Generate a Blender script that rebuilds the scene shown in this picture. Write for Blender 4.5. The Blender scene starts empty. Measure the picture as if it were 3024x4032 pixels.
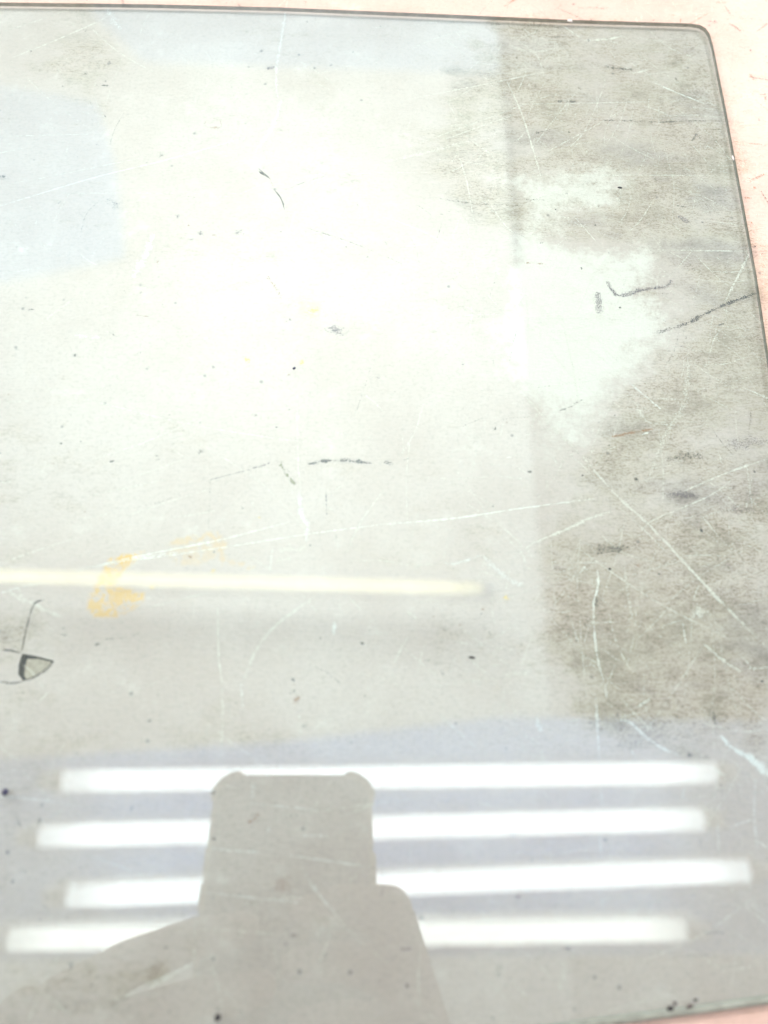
import bpy, bmesh, math, random
import numpy as np
from mathutils import Vector, Matrix, geometry

random.seed(7)
rng = np.random.default_rng(11)
sc = bpy.context.scene
col = sc.collection
MM = 0.001

# ------------------------------------------------------------ camera
CAM_H = 0.210                                   # the phone is held 21 cm over the board
RIGHT = Vector((0.99928, 0.0, 0.03802))
UP = Vector((-0.01327, 0.9371, 0.34882))
FWD = Vector((0.03563, 0.34907, -0.93642))
cam_data = bpy.data.cameras.new('camera')
cam = bpy.data.objects.new('camera', cam_data)
col.objects.link(cam)
R3 = Matrix((RIGHT, UP, -FWD)).transposed()
cam.matrix_world = Matrix.Translation((0, 0, CAM_H)) @ R3.to_4x4()
cam_data.sensor_fit = 'HORIZONTAL'
cam_data.sensor_width = 24.0
cam_data.lens = 24.043
cam_data.clip_start = 0.002
cam_data.clip_end = 60.0
cam_data.dof.use_dof = True
cam_data.dof.focus_distance = 0.26
cam_data.dof.aperture_fstop = 5.6
sc.camera = cam

# ------------------------------------------------------------ world, lamps, exposure
world = bpy.data.worlds.new('World')
sc.world = world
world.use_nodes = True
bg = world.node_tree.nodes['Background']
bg.inputs['Color'].default_value = (0.84, 0.88, 0.94, 1)
bg.inputs['Strength'].default_value = 0.34

TUBE_L = 8.8                                   # radiance of the white tubes
WARM_L = 8.0                                    # radiance of the old yellow tube


def area_lamp(name, loc, target, size, power, colour):
    d = bpy.data.lights.new(name, 'AREA')
    d.shape = 'RECTANGLE'
    d.size, d.size_y = size
    d.energy = power
    d.color = colour
    o = bpy.data.objects.new(name, d)
    col.objects.link(o)
    o.location = loc
    o.rotation_euler = (Vector(target) - Vector(loc)).to_track_quat('-Z', 'Y').to_euler()
    return o


area_lamp('ceiling_fill', (-0.22, 1.85, 0.70), (-0.22, 1.85, 3.0), (1.8, 1.5), 186.0, (1.0, 0.96, 0.90))  # unseen lamp added so the ceiling mirrors bright in the glass
area_lamp('side_fill', (1.15, 1.35, 1.0), (0.1, 0.25, 0.0), (0.26, 0.26), 21.0, (1.0, 0.95, 0.90))  # unseen lamp added to brighten the far part of the board
area_lamp('left_fill', (-1.55, 1.25, 1.15), (-0.05, 0.2, 0.0), (0.5, 0.5), 27.0, (1.0, 0.97, 0.94))  # added lamp out of view, filling the board from the left

sc.view_settings.view_transform = 'Standard'
sc.view_settings.look = 'None'
sc.view_settings.exposure = 0.06
sc.view_settings.gamma = 1.0
sc.view_settings.use_curve_mapping = False
sc.cycles.use_denoising = True
sc.cycles.max_bounces = 6
sc.cycles.transparent_max_bounces = 24
sc.cycles.caustics_reflective = False
sc.cycles.caustics_refractive = False
sc.cycles.sample_clamp_indirect = 6.0


# ------------------------------------------------------------ helpers
def tag(o, label=None, cat=None, group=None, kind=None):
    if label: o['label'] = label
    if cat: o['category'] = cat
    if group: o['group'] = group
    if kind: o['kind'] = kind
    return o


def link(name, me, mat=None, parent=None, smooth=False):
    o = bpy.data.objects.new(name, me)
    col.objects.link(o)
    if mat: me.materials.append(mat)
    if parent: o.parent = parent
    if smooth:
        me.polygons.foreach_set('use_smooth', [True] * len(me.polygons))
    return o


def from_bm(name, bm, mat=None, parent=None, smooth=False):
    bmesh.ops.recalc_face_normals(bm, faces=bm.faces)
    me = bpy.data.meshes.new(name)
    bm.to_mesh(me)
    bm.free()
    return link(name, me, mat, parent, smooth)


def empty(name, loc=(0, 0, 0)):
    o = bpy.data.objects.new(name, None)
    o.empty_display_size = 0.02
    col.objects.link(o)
    o.location = loc
    return o


class Nodes:
    """a small shader-graph writer"""
    def __init__(self, name):
        self.mat = bpy.data.materials.new(name)
        self.mat.use_nodes = True
        self.t = self.mat.node_tree
        self.t.nodes.clear()
        self.out = self.t.nodes.new('ShaderNodeOutputMaterial')

    def n(self, kind, **kw):
        nd = self.t.nodes.new('ShaderNode' + kind)
        for k, v in kw.items(): setattr(nd, k, v)
        return nd

    def put(self, sock, v):
        if isinstance(v, bpy.types.NodeSocket): self.t.links.new(v, sock)
        elif isinstance(v, (tuple, list)) and len(v) == 3 and sock.type == 'RGBA': sock.default_value = (*v, 1)
        else: sock.default_value = v

    def math(self, op, a, b=0.0, clamp=False):
        nd = self.n('Math', operation=op, use_clamp=clamp)
        self.put(nd.inputs[0], a); self.put(nd.inputs[1], b)
        return nd.outputs[0]

    def mix(self, f, a, b, mode='MIX'):
        nd = self.n('Mix', data_type='RGBA', blend_type=mode)
        self.put(nd.inputs[0], f); self.put(nd.inputs[6], a); self.put(nd.inputs[7], b)
        return nd.outputs[2]

    def coord(self, scale=(1, 1, 1), rot=(0, 0, 0), loc=(0, 0, 0)):
        if not hasattr(self, 'tc'): self.tc = self.n('TexCoord')
        mp = self.n('Mapping')
        mp.inputs['Scale'].default_value = scale
        mp.inputs['Rotation'].default_value = rot
        mp.inputs['Location'].default_value = loc
        self.t.links.new(self.tc.outputs['Object'], mp.inputs['Vector'])
        return mp.outputs[0]

    def noise(self, scale, detail=4, rough=0.6, vec=None, dist=0.0):
        nd = self.n('TexNoise')
        nd.inputs['Scale'].default_value = scale
        nd.inputs['Detail'].default_value = detail
        nd.inputs['Roughness'].default_value = rough
        nd.inputs['Distortion'].default_value = dist
        self.put(nd.inputs['Vector'], vec if vec is not None else self.coord())
        return nd.outputs['Fac']

    def ramp(self, v, lo, hi, a=0.0, b=1.0):
        nd = self.n('MapRange', interpolation_type='SMOOTHSTEP')
        self.put(nd.inputs[0], v)
        for i, x in enumerate((lo, hi, a, b)): self.put(nd.inputs[i + 1], x)
        return nd.outputs[0]

    def attr(self, name):
        return self.n('Attribute', attribute_name=name).outputs['Fac']

    def surface(self, s):
        self.t.links.new(s, self.out.inputs['Surface'])
        return self.mat

    def principled(self, colour, rough=0.5, bump=None, bump_d=0.0003, **kw):
        p = self.n('BsdfPrincipled')
        self.put(p.inputs['Base Color'], colour)
        self.put(p.inputs['Roughness'], rough)
        for k, v in kw.items(): self.put(p.inputs[k], v)
        if bump is not None:
            b = self.n('Bump')
            b.inputs['Strength'].default_value = 1.0
            b.inputs['Distance'].default_value = bump_d
            self.put(b.inputs['Height'], bump)
            self.t.links.new(b.outputs[0], p.inputs['Normal'])
        return p.outputs[0]


def emitter(name, colour, strength, half=0.6):
    """a fluorescent tube: its ends are a little dimmer"""
    g = Nodes(name)
    e = g.n('Emission')
    g.put(e.inputs[0], colour)
    sx = g.n('SeparateXYZ'); g.t.links.new(g.coord(), sx.inputs[0])
    ends = g.ramp(g.math('ABSOLUTE', sx.outputs[0]), half * 0.82, half, 1.0, 0.55)
    g.put(e.inputs[1], g.math('MULTIPLY', ends, strength))
    return g.surface(e.outputs[0])


def plain(name, colour, rough=0.5, var=0.1, scale=60.0, **kw):
    g = Nodes(name)
    n = g.noise(scale, 3)
    c = g.mix(n, tuple(x * (1 - var) for x in colour), tuple(min(1, x * (1 + var)) for x in colour))
    return g.surface(g.principled(c, rough, **kw))


# ------------------------------------------------------------ board material
def board_material():
    g = Nodes('scratched_pink_board')
    grime, pale, orange = g.attr('grime'), g.attr('pale'), g.attr('orange')
    big = g.noise(14, 4, 0.6)
    mid = g.noise(75, 6, 0.76, g.coord(loc=(3, 1, 0)))
    fine = g.noise(900, 4, 0.7)
    weave = g.noise(430, 5, 0.75, g.coord((1.0, 2.6, 1.0)))
    grain = g.noise(1100, 3, 0.8, g.coord((1.0, 1.7, 1.0), loc=(1, 4, 0)))
    base = g.mix(g.ramp(big, 0.35, 0.65), BOARD_A, BOARD_B)
    base = g.mix(g.ramp(mid, 0.40, 0.75, 0.0, 0.35), base, BOARD_C)
    # thin darker streaks of the paper grain
    base = g.mix(g.ramp(weave, 0.46, 0.66, 0.0, 0.18), base, (0.33, 0.25, 0.21))
    base = g.mix(g.ramp(fine, 0.50, 0.68, 0.0, 0.18), base, (0.26, 0.20, 0.17))
    # bleached patches, ragged at their rims
    pm = g.math('ADD', pale, g.math('MULTIPLY', g.math('SUBTRACT', mid, 0.5), 2.4))
    pm2 = g.math('ADD', pm, g.math('MULTIPLY', g.math('SUBTRACT', fine, 0.5), 0.9))
    pf = g.ramp(pm2, 0.15, 0.80, 0.0, 0.78)
    base = g.mix(pf, base, (0.84, 0.70, 0.62))
    base = g.mix(g.ramp(g.math('ADD', g.math('MULTIPLY', fine, 0.5), g.math('MULTIPLY', grain, 0.5)), 0.48, 0.64, 0.0, 0.15), base, (0.40, 0.30, 0.25))
    # grime rubbed into the surface
    blotch = g.noise(48, 6, 0.80, g.coord((1.0, 1.9, 1.0), loc=(7, 2, 0)))
    gm = g.math('ADD', grime, g.math('MULTIPLY', g.math('SUBTRACT', blotch, 0.5), 2.6))
    gm = g.math('ADD', gm, g.math('MULTIPLY', g.math('SUBTRACT', g.noise(16, 3, 0.6, g.coord(loc=(9, 5, 0))), 0.5), 1.5))
    gf = g.ramp(gm, 0.22, 1.05, 0.0, 1.0)
    gf = g.math('MULTIPLY', gf, g.math('SUBTRACT', 1.0, pf))
    patch = g.ramp(g.noise(20, 4, 0.7, g.coord((1.0, 1.5, 1.0), loc=(4, 8, 0))), 0.38, 0.64)
    base = g.mix(g.math('MULTIPLY', gf, 0.46), base, g.mix(patch, (0.545, 0.362, 0.255), (0.455, 0.335, 0.218)))
    heavy = g.math('MULTIPLY', g.ramp(gm, 0.78, 1.40), g.math('SUBTRACT', 1.0, pf))
    base = g.mix(g.math('MULTIPLY', heavy, 0.52), base, (0.17, 0.122, 0.082))
    speck = g.math('ADD', g.math('MULTIPLY', grain, 0.6), g.math('MULTIPLY', weave, 0.4))
    sp = g.math('MULTIPLY', g.ramp(speck, 0.47, 0.60), g.math('MULTIPLY', gf, g.ramp(patch, 0.0, 1.0, 0.95, 0.55)))
    base = g.mix(sp, base, (0.20, 0.13, 0.09))
    violet = g.math('MULTIPLY', g.ramp(g.noise(22, 3, 0.5, g.coord((1, 2.4, 1), loc=(2, 9, 0))), 0.52, 0.68), g.math('MULTIPLY', gf, 0.35))
    base = g.mix(violet, base, (0.24, 0.185, 0.21))
    # orange glue stain
    om = g.math('MULTIPLY', orange, g.ramp(g.noise(330, 5, 0.75, dist=0.8), 0.40, 0.55))
    base = g.mix(g.math('MULTIPLY', om, 0.90, True), base, g.mix(mid, (0.62, 0.27, 0.05), (0.86, 0.50, 0.12)))
    # scattered pin-point specks
    v = g.n('TexVoronoi'); v.inputs['Scale'].default_value = 170
    g.put(v.inputs['Vector'], g.coord())
    pins = g.ramp(v.outputs['Distance'], 0.05, 0.13, 1.0, 0.0)
    sep = g.n('SeparateColor'); g.t.links.new(v.outputs['Color'], sep.inputs[0])
    pins = g.math('MULTIPLY', pins, g.ramp(sep.outputs[0], 0.86, 0.90, 0.0, 0.55))
    base = g.mix(pins, base, (0.10, 0.085, 0.09))
    h = g.math('ADD', g.math('MULTIPLY', weave, 0.6), g.math('MULTIPLY', fine, 0.5))
    rough = g.ramp(mid, 0.3, 0.7, 0.42, 0.62)
    return g.surface(g.principled(base, rough, h, 0.00018))


BOARD_A = (0.665, 0.500, 0.448)
BOARD_B = (0.58, 0.415, 0.365)
BOARD_C = (0.72, 0.555, 0.500)


def mark_material(name, colour, lo, hi, grit, scale=2600, rough=0.6):
    """a scuff that only partly covers the board: grainy, fading at its rims"""
    g = Nodes(name)
    n = g.noise(scale, 2, 0.8)
    n2 = g.noise(420, 3, 0.6, g.coord(loc=(5, 5, 0)))
    body = g.ramp(g.math('ADD', g.attr('cover'), g.math('MULTIPLY', g.math('SUBTRACT', g.ramp(n2, 0.36, 0.64), 0.5), grit)), lo, hi)
    share = g.math('MULTIPLY', body, g.attr('strength'))          # share of the board that is covered here
    fac = g.ramp(g.math('SUBTRACT', share, g.ramp(n, 0.33, 0.67)), -0.10, 0.06)
    tr = g.n('BsdfTransparent')
    d = g.principled(colour, rough)
    m = g.n('MixShader')
    g.put(m.inputs[0], fac)
    g.t.links.new(tr.outputs[0], m.inputs[1]); g.t.links.new(d, m.inputs[2])
    return g.surface(m.outputs[0])


def under_material(name, tint, f0):
    g = Nodes(name)
    lw = g.n('LayerWeight'); lw.inputs['Blend'].default_value = 0.5
    fr = g.math('ADD', g.math('MULTIPLY', g.math('POWER', lw.outputs['Facing'], 5.0), 1 - f0), f0)
    tr = g.n('BsdfTransparent'); tr.inputs[0].default_value = (*tint, 1)
    gl = g.n('BsdfGlossy'); gl.inputs['Color'].default_value = (0.8, 0.92, 0.95, 1); gl.inputs['Roughness'].default_value = 0.01
    m = g.n('MixShader')
    g.put(m.inputs[0], fr)
    g.t.links.new(tr.outputs[0], m.inputs[1]); g.t.links.new(gl.outputs[0], m.inputs[2])
    return g.surface(m.outputs[0])


def glass_material(name, tint, f0, rough):
    g = Nodes(name)
    lw = g.n('LayerWeight'); lw.inputs['Blend'].default_value = 0.5
    fr = g.math('ADD', g.math('MULTIPLY', g.math('POWER', lw.outputs['Facing'], 5.0), 1 - f0), f0)
    tr = g.n('BsdfTransparent'); tr.inputs[0].default_value = (*tint, 1)
    gl = g.n('BsdfGlossy')
    gl.inputs['Color'].default_value = (1, 1, 1, 1)
    # fine directional rubbing marks
    streak = g.noise(55, 2, 0.65, g.coord((1.0, 14.0, 1.0), rot=(0, 0, math.radians(-14))))
    g.put(gl.inputs['Roughness'], g.ramp(streak, 0.45, 0.8, rough, rough + 0.035))
    b = g.n('Bump'); b.inputs['Strength'].default_value = 1.0; b.inputs['Distance'].default_value = 0.000055
    g.put(b.inputs['Height'], g.math('ADD', g.noise(9, 0, 0.4), g.math('MULTIPLY', streak, 0.012)))
    g.t.links.new(b.outputs[0], gl.inputs['Normal'])
    m = g.n('MixShader')
    g.put(m.inputs[0], fr)
    g.t.links.new(tr.outputs[0], m.inputs[1]); g.t.links.new(gl.outputs[0], m.inputs[2])
    # a breath of dust lying on the pane
    dust = g.n('BsdfDiffuse'); dust.inputs[0].default_value = (0.8, 0.82, 0.8, 1)
    m2 = g.n('MixShader')
    g.put(m2.inputs[0], g.ramp(g.noise(34, 3, 0.65), 0.4, 0.75, 0.0, 0.04))
    g.t.links.new(m.outputs[0], m2.inputs[1]); g.t.links.new(dust.outputs[0], m2.inputs[2])
    return g.surface(m2.outputs[0])


# ------------------------------------------------------------ marks on the board, in millimetres (x right, y away)
RIBBONS = [
('p',0.51,0.5,[(-134.1,265.6),(-119.3,273.5),(-104.8,282.9)]),
('p',0.59,0.6,[(-127.8,253.0),(-112.7,263.0),(-95.6,275.7)]),
('b',1.37,0.45,[(-29.4,288.1),(-30.6,265.8),(-31.7,252.8),(-31.0,240.3),(-29.6,235.9)]),
('b',2.13,0.5,[(-29.2,237.0),(-30.8,227.0),(-33.7,219.3),(-37.3,211.8)]),
('b',0.63,0.6,[(-120.4,185.6),(-91.6,198.5),(-67.4,207.5),(-41.0,218.5)]),
('p',0.47,0.4,[(-121.9,193.9),(-95.9,201.8),(-67.7,210.6)]),
('p',0.4,0.5,[(-24.7,199.9),(-2.4,206.9)]),
('b',2.55,0.6,[(-68.9,175.8),(-69.7,169.2),(-72.0,162.7),(-73.0,158.1)]),
('b',1.57,0.4,[(-89.1,136.0),(-80.4,135.0)]),
('p',1.15,0.3,[(-99.7,139.8),(-95.5,145.1),(-91.0,149.6)]),
('b',2.91,0.35,[(-98.1,282.0),(-93.8,274.8),(-90.5,268.9)]),
('p',0.32,0.4,[(-125.6,215.7),(-95.7,217.9)]),
('p',0.31,0.4,[(-102.3,191.6),(-59.7,193.1)]),
('p',0.29,0.4,[(-115.8,158.2),(-99.4,161.9)]),
('d',0.74,0.9,[(-95.9,241.0),(-93.8,241.0),(-91.0,240.9)]),
('d',0.38,0.5,[(-39.1,176.8),(-38.3,176.6)]),
('c',0.72,0.95,[(-35.5,204.8),(-33.6,202.6),(-31.5,200.5)]),
('r',0.48,0.5,[(-31.9,201.2),(-30.1,197.2)]),
('c',0.55,0.8,[(-29.7,195.7),(-27.1,191.8),(-25.8,187.4)]),
('r',0.41,0.35,[(-55.3,226.0),(-55.6,223.8),(-54.3,222.6),(-51.4,222.2),(-49.8,223.5),(-50.5,226.2),(-52.6,227.0)]),
('r',0.57,0.5,[(-53.9,222.6),(-50.6,223.1)]),
('d',0.38,0.6,[(-102.0,187.2),(-101.1,187.6),(-101.0,188.6)]),
('r',0.44,0.3,[(-71.0,144.0),(-67.0,143.4)]),
('d',0.43,0.35,[(-78.6,137.4),(-75.5,135.8)]),
('d',2.0,0.3,[(-86.1,189.2),(-82.5,187.9),(-83.0,185.4)]),
('r',1.05,0.25,[(-30.5,160.3),(-27.7,156.3),(-25.3,151.8)]),
('p',0.76,0.8,[(53.6,249.7),(57.9,235.1),(60.4,222.0),(63.3,204.1)]),
('p',0.43,0.7,[(16.4,239.0),(42.2,246.7),(68.7,255.1)]),
('p',3.09,0.35,[(64.0,289.1),(65.1,279.1)]),
('p',0.43,0.6,[(52.1,238.2),(76.1,239.6),(105.7,241.7)]),
('p',1.27,0.8,[(84.3,272.0),(93.3,273.1),(100.0,275.2)]),
('p',1.07,0.7,[(101.2,255.6),(108.8,258.3)]),
('w',0.53,0.9,[(108.7,251.6),(117.7,246.5),(127.0,241.7)]),
('w',0.54,0.7,[(76.8,279.7),(84.3,272.6)]),
('p',0.92,0.6,[(106.1,286.2),(107.0,280.9)]),
('p',0.43,0.6,[(90.8,252.6),(88.8,245.5),(81.0,227.2),(74.3,218.2)]),
('p',0.5,0.5,[(30.3,220.8),(43.1,227.3),(56.1,233.4)]),
('p',1.81,0.35,[(8.0,209.3),(24.4,214.7),(41.1,221.2)]),
('p',0.42,0.6,[(65.0,205.2),(93.2,206.6),(125.8,207.5)]),
('p',0.65,0.4,[(101.7,195.3),(96.7,187.1),(92.1,182.0)]),
('p',0.51,0.4,[(97.3,206.4),(107.2,226.1)]),
('p',1.11,0.6,[(133.9,176.5),(127.2,164.9),(120.6,153.6)]),
('p',0.32,0.6,[(100.8,174.5),(133.6,175.0)]),
('p',1.78,0.4,[(55.5,268.2),(64.1,265.0),(73.2,267.2)]),
('p',0.45,0.5,[(107.9,282.5),(118.1,269.4),(131.6,263.3)]),
('p',0.51,0.4,[(57.2,211.2),(66.6,226.6),(79.2,245.1)]),
('p',0.45,0.5,[(138.1,242.5),(152.9,252.4)]),
('p',0.44,0.7,[(136.0,232.2),(149.3,232.2)]),
('p',0.62,0.5,[(57.5,272.6),(65.8,263.3),(67.7,252.7)]),
('p',0.34,0.5,[(60.6,212.4),(85.5,229.6),(96.6,237.9)]),
('d',0.43,0.9,[(82.3,232.2),(94.3,231.9),(108.8,231.9),(122.8,233.1),(134.9,233.3)]),
('d',0.69,0.55,[(84.5,232.0),(97.7,232.1),(113.1,231.9)]),
('d',0.42,0.5,[(58.8,223.2),(66.6,226.1),(79.6,230.5)]),
('d',0.72,0.5,[(25.6,194.0),(31.9,193.0),(39.9,192.1),(47.9,191.9),(55.9,191.5)]),
('d',0.41,0.35,[(52.1,194.5),(64.2,194.5)]),
('d',2.13,0.85,[(91.4,258.7),(97.1,258.0),(102.4,257.8)]),
('d',1.21,0.8,[(70.2,240.4),(79.2,240.5)]),
('d',1.2,0.35,[(62.1,234.2),(67.2,234.2)]),
('d',0.72,0.5,[(71.8,273.3),(80.9,273.9)]),
('v',1.56,0.8,[(82.3,161.2),(83.5,157.6),(86.0,155.7),(92.4,157.7),(97.2,158.8),(102.0,159.7),(104.1,162.3)]),
('v',0.78,0.5,[(83.8,156.7),(87.5,155.4)]),
('v',2.31,0.55,[(78.5,156.8),(78.4,152.4),(78.5,148.4)]),
('k',1.4,0.75,[(102.2,143.4),(108.8,146.5),(114.6,149.8),(123.1,154.1),(133.2,158.3)]),
('k',1.22,0.4,[(96.2,141.3),(102.2,143.6)]),
('k',0.62,0.8,[(117.4,144.9),(119.8,145.9)]),
('d',0.82,0.5,[(110.1,193.5),(114.6,193.2)]),
('d',0.57,0.5,[(102.5,188.0),(106.1,188.0)]),
('v',2.12,0.5,[(109.9,189.0),(113.6,186.6)]),
('d',1.03,0.5,[(119.6,223.3),(121.8,226.6),(122.8,224.5)]),
('r',0.78,0.4,[(54.4,167.9),(61.4,167.6)]),
('d',0.49,0.5,[(120.5,194.9),(121.5,191.4)]),
('k',0.55,0.8,[(73.9,166.6),(74.4,165.6)]),
('v',1.48,0.4,[(134.3,284.8),(138.5,284.7)]),
('d',0.93,0.5,[(143.0,284.3),(145.4,282.1),(147.3,279.4)]),
('r',1.26,0.3,[(146.8,257.5),(148.0,254.0)]),
('d',0.73,0.4,[(144.7,271.9),(147.2,270.8)]),
('d',0.51,0.5,[(137.0,206.8),(138.2,206.7)]),
('d',0.51,0.4,[(137.5,215.3),(138.8,215.2)]),
('p',0.69,0.45,[(-94.9,117.2),(-76.8,112.0),(-53.4,106.2),(-37.9,103.4),(-18.4,100.7),(-7.3,100.5)]),
('p',0.27,0.55,[(-79.8,92.8),(-62.4,99.9),(-42.6,110.8)]),
('p',0.27,0.5,[(-65.1,76.4),(-53.7,80.8),(-43.3,84.6)]),
('b',0.57,0.6,[(-97.7,53.0),(-91.8,54.9),(-85.7,56.2)]),
('w',0.52,0.7,[(-77.3,60.0),(-58.6,64.6),(-38.2,69.3),(-16.1,75.8)]),
('w',0.39,0.7,[(-67.4,62.1),(-54.7,64.0),(-35.4,67.3),(-12.6,71.4),(8.0,74.5)]),
('w',0.32,0.6,[(-77.9,59.5),(-63.6,62.9),(-48.4,65.8)]),
('p',0.97,0.4,[(-18.7,116.5),(-17.7,95.4),(-16.6,85.0)]),
('b',1.47,0.6,[(-17.1,85.0),(-16.1,77.8),(-14.0,73.5),(-14.5,68.6)]),
('p',0.67,0.5,[(8.0,85.4),(1.3,75.1),(-2.5,66.0)]),
('p',0.88,0.5,[(-10.1,53.7),(-21.3,45.1),(-26.6,38.0),(-29.7,29.3)]),
('p',0.56,0.6,[(-38.0,49.5),(-36.8,36.7),(-35.2,28.7)]),
('b',1.14,0.7,[(-5.7,45.9),(-5.9,42.1)]),
('p',0.41,0.5,[(-55.3,97.8),(-52.4,95.5),(-49.6,94.5)]),
('p',1.5,0.5,[(-96.0,53.6),(-87.8,49.7),(-79.8,46.4)]),
('w',0.52,0.6,[(-23.8,67.1),(-24.2,59.6)]),
('p',1.97,0.35,[(-22.3,66.4),(-16.4,66.5),(-13.8,67.9)]),
('p',1.7,0.3,[(-22.7,62.3),(-18.3,64.4)]),
('p',0.26,0.5,[(-15.2,53.6),(-9.9,47.8)]),
('p',0.26,0.5,[(-3.0,53.8),(1.6,49.2)]),
('p',0.33,0.4,[(-30.7,64.6),(-22.6,59.6)]),
('p',0.32,0.5,[(-99.2,61.4),(-87.2,66.3),(-79.2,69.2)]),
('p',0.27,0.4,[(-67.7,87.1),(-49.6,94.8)]),
('p',0.33,0.5,[(-30.4,81.1),(-29.9,79.0)]),
('p',0.34,0.4,[(-8.2,83.7),(-2.9,87.4)]),
('p',0.32,0.4,[(-57.0,49.3),(-40.9,53.7)]),
('k',1.17,0.95,[(-14.7,93.1),(-9.9,94.2),(-4.4,94.5),(1.1,94.2),(5.3,93.6)]),
('o',1.5,0.7,[(-23.6,94.4),(-21.4,91.2),(-19.1,87.9),(-18.2,86.4)]),
('v',0.54,0.4,[(-43.6,87.4),(-37.0,89.5),(-31.6,91.0)]),
('v',0.61,0.7,[(-31.6,91.3),(-27.6,92.6),(-26.0,93.4)]),
('v',0.54,0.4,[(-9.0,85.1),(-8.6,76.4)]),
('c',0.37,0.9,[(-85.5,51.1),(-87.0,50.8),(-88.1,49.7),(-88.7,46.4)]),
('c',0.31,0.7,[(-88.7,46.4),(-89.1,41.4),(-89.2,37.0)]),
('c',0.3,0.8,[(-95.1,37.4),(-92.0,37.2),(-89.2,36.5)]),
('c',0.3,0.8,[(-93.6,29.0),(-90.5,28.6),(-87.6,29.1)]),
('c',0.24,0.6,[(-87.6,29.1),(-84.8,30.1),(-81.8,32.3),(-80.2,34.3)]),
('r',0.4,0.4,[(-83.1,87.6),(-82.5,87.5)]),
('d',0.43,0.5,[(-80.0,43.1),(-78.1,43.3)]),
('d',0.31,0.35,[(-81.7,41.9),(-77.3,41.4)]),
('d',0.56,0.7,[(-70.1,38.7),(-68.9,39.3)]),
('d',0.31,0.4,[(-68.4,40.3),(-61.1,41.1)]),
('d',0.31,0.3,[(-61.1,41.3),(-58.1,42.4)]),
('w',0.55,0.7,[(8.0,74.5),(28.3,76.6),(48.9,80.1),(70.5,83.4)]),
('p',1.02,0.7,[(47.3,66.4),(51.6,69.4),(60.7,73.4),(69.3,77.5),(75.3,79.4)]),
('p',0.8,0.5,[(47.7,66.9),(48.5,63.1)]),
('p',1.01,0.4,[(49.3,121.2),(57.9,109.2),(68.3,96.9)]),
('p',0.96,0.7,[(68.3,96.9),(76.9,84.9),(86.2,74.9),(95.0,63.6),(103.5,52.8),(114.0,40.3)]),
('p',0.64,0.75,[(125.4,97.3),(111.7,92.3),(97.4,86.0)]),
('p',0.49,0.6,[(112.8,90.0),(106.4,85.4),(97.4,81.2),(86.4,76.3),(82.4,71.9)]),
('w',0.8,0.8,[(69.2,61.3),(68.9,56.5),(67.4,52.4),(66.7,47.1)]),
('w',0.65,0.7,[(66.7,47.1),(66.6,39.3),(67.1,34.2),(67.9,29.5)]),
('p',0.93,0.4,[(77.2,64.8),(77.1,55.2),(77.9,45.9)]),
('p',0.33,0.6,[(63.0,68.9),(76.2,58.6),(87.9,50.6),(103.8,42.2)]),
('p',0.46,0.5,[(88.1,50.3),(84.0,46.3),(78.9,41.7)]),
('w',0.59,0.6,[(91.9,46.3),(92.0,40.5)]),
('p',0.98,0.75,[(97.3,40.2),(101.5,36.0),(106.5,32.7)]),
('b',1.73,0.4,[(36.6,65.0),(41.0,60.3),(44.8,57.6),(48.1,56.9)]),
('b',0.8,0.6,[(25.3,63.2),(27.8,62.7),(35.9,65.4)]),
('p',0.7,0.35,[(20.1,114.0),(17.1,103.7),(12.1,95.2)]),
('p',1.91,0.3,[(106.5,138.6),(102.4,117.4),(94.9,105.2),(87.3,89.6)]),
('w',0.6,0.6,[(121.6,121.9),(125.8,119.9),(129.1,118.3)]),
('p',1.61,0.5,[(86.4,115.8),(88.4,110.6)]),
('p',0.51,0.5,[(88.4,111.0),(90.3,108.9),(99.7,108.0)]),
('w',0.65,0.8,[(87.3,104.9),(89.6,105.7)]),
('b',0.74,0.6,[(85.4,122.8),(93.3,114.7),(94.5,113.1)]),
('p',0.41,0.4,[(31.4,89.4),(35.3,82.8),(39.8,76.4)]),
('p',0.34,0.5,[(44.2,70.4),(46.4,67.6)]),
('w',0.94,0.5,[(64.0,60.5),(66.2,63.0)]),
('p',0.34,0.5,[(79.0,60.0),(97.3,65.4)]),
('p',0.32,0.4,[(67.6,39.3),(77.7,31.8)]),
('p',0.52,0.5,[(71.2,49.1),(72.3,41.3),(75.3,33.0)]),
('p',0.39,0.5,[(59.9,48.4),(61.6,41.2),(63.3,35.5)]),
('p',0.38,0.5,[(11.8,40.2),(18.1,34.6),(24.3,29.3)]),
('p',1.16,0.4,[(14.4,49.0),(17.0,47.0)]),
('p',0.53,0.4,[(55.8,54.3),(56.6,52.3)]),
('p',1.52,0.3,[(40.1,31.6),(48.4,32.2)]),
('p',0.42,0.5,[(111.2,82.5),(109.2,71.6)]),
('b',0.99,0.6,[(59.1,96.7),(60.0,94.8)]),
('b',0.7,0.6,[(72.0,91.2),(73.6,89.4)]),
('r',0.87,0.7,[(77.9,103.9),(83.4,105.1),(90.8,106.7)]),
('r',1.01,0.45,[(79.0,104.2),(86.4,105.9)]),
('d',0.58,0.45,[(61.7,112.3),(65.5,113.8),(70.0,116.7)]),
('d',0.36,0.35,[(32.0,106.5),(39.3,110.0)]),
('k',1.11,0.6,[(8.0,94.2),(10.8,93.6)]),
('k',0.42,0.4,[(11.4,93.8),(15.6,95.6)]),
('d',0.54,0.7,[(68.2,66.1),(74.4,67.0),(79.3,68.3)]),
('d',2.72,0.4,[(67.1,68.6),(74.4,67.6),(81.3,68.7)]),
('d',1.72,0.5,[(67.9,53.1),(68.1,50.4)]),
('d',2.44,0.4,[(93.8,96.6),(100.4,97.6),(106.8,97.2)]),
('v',2.81,0.45,[(92.3,84.8),(98.0,85.3),(102.1,84.4)]),
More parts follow.
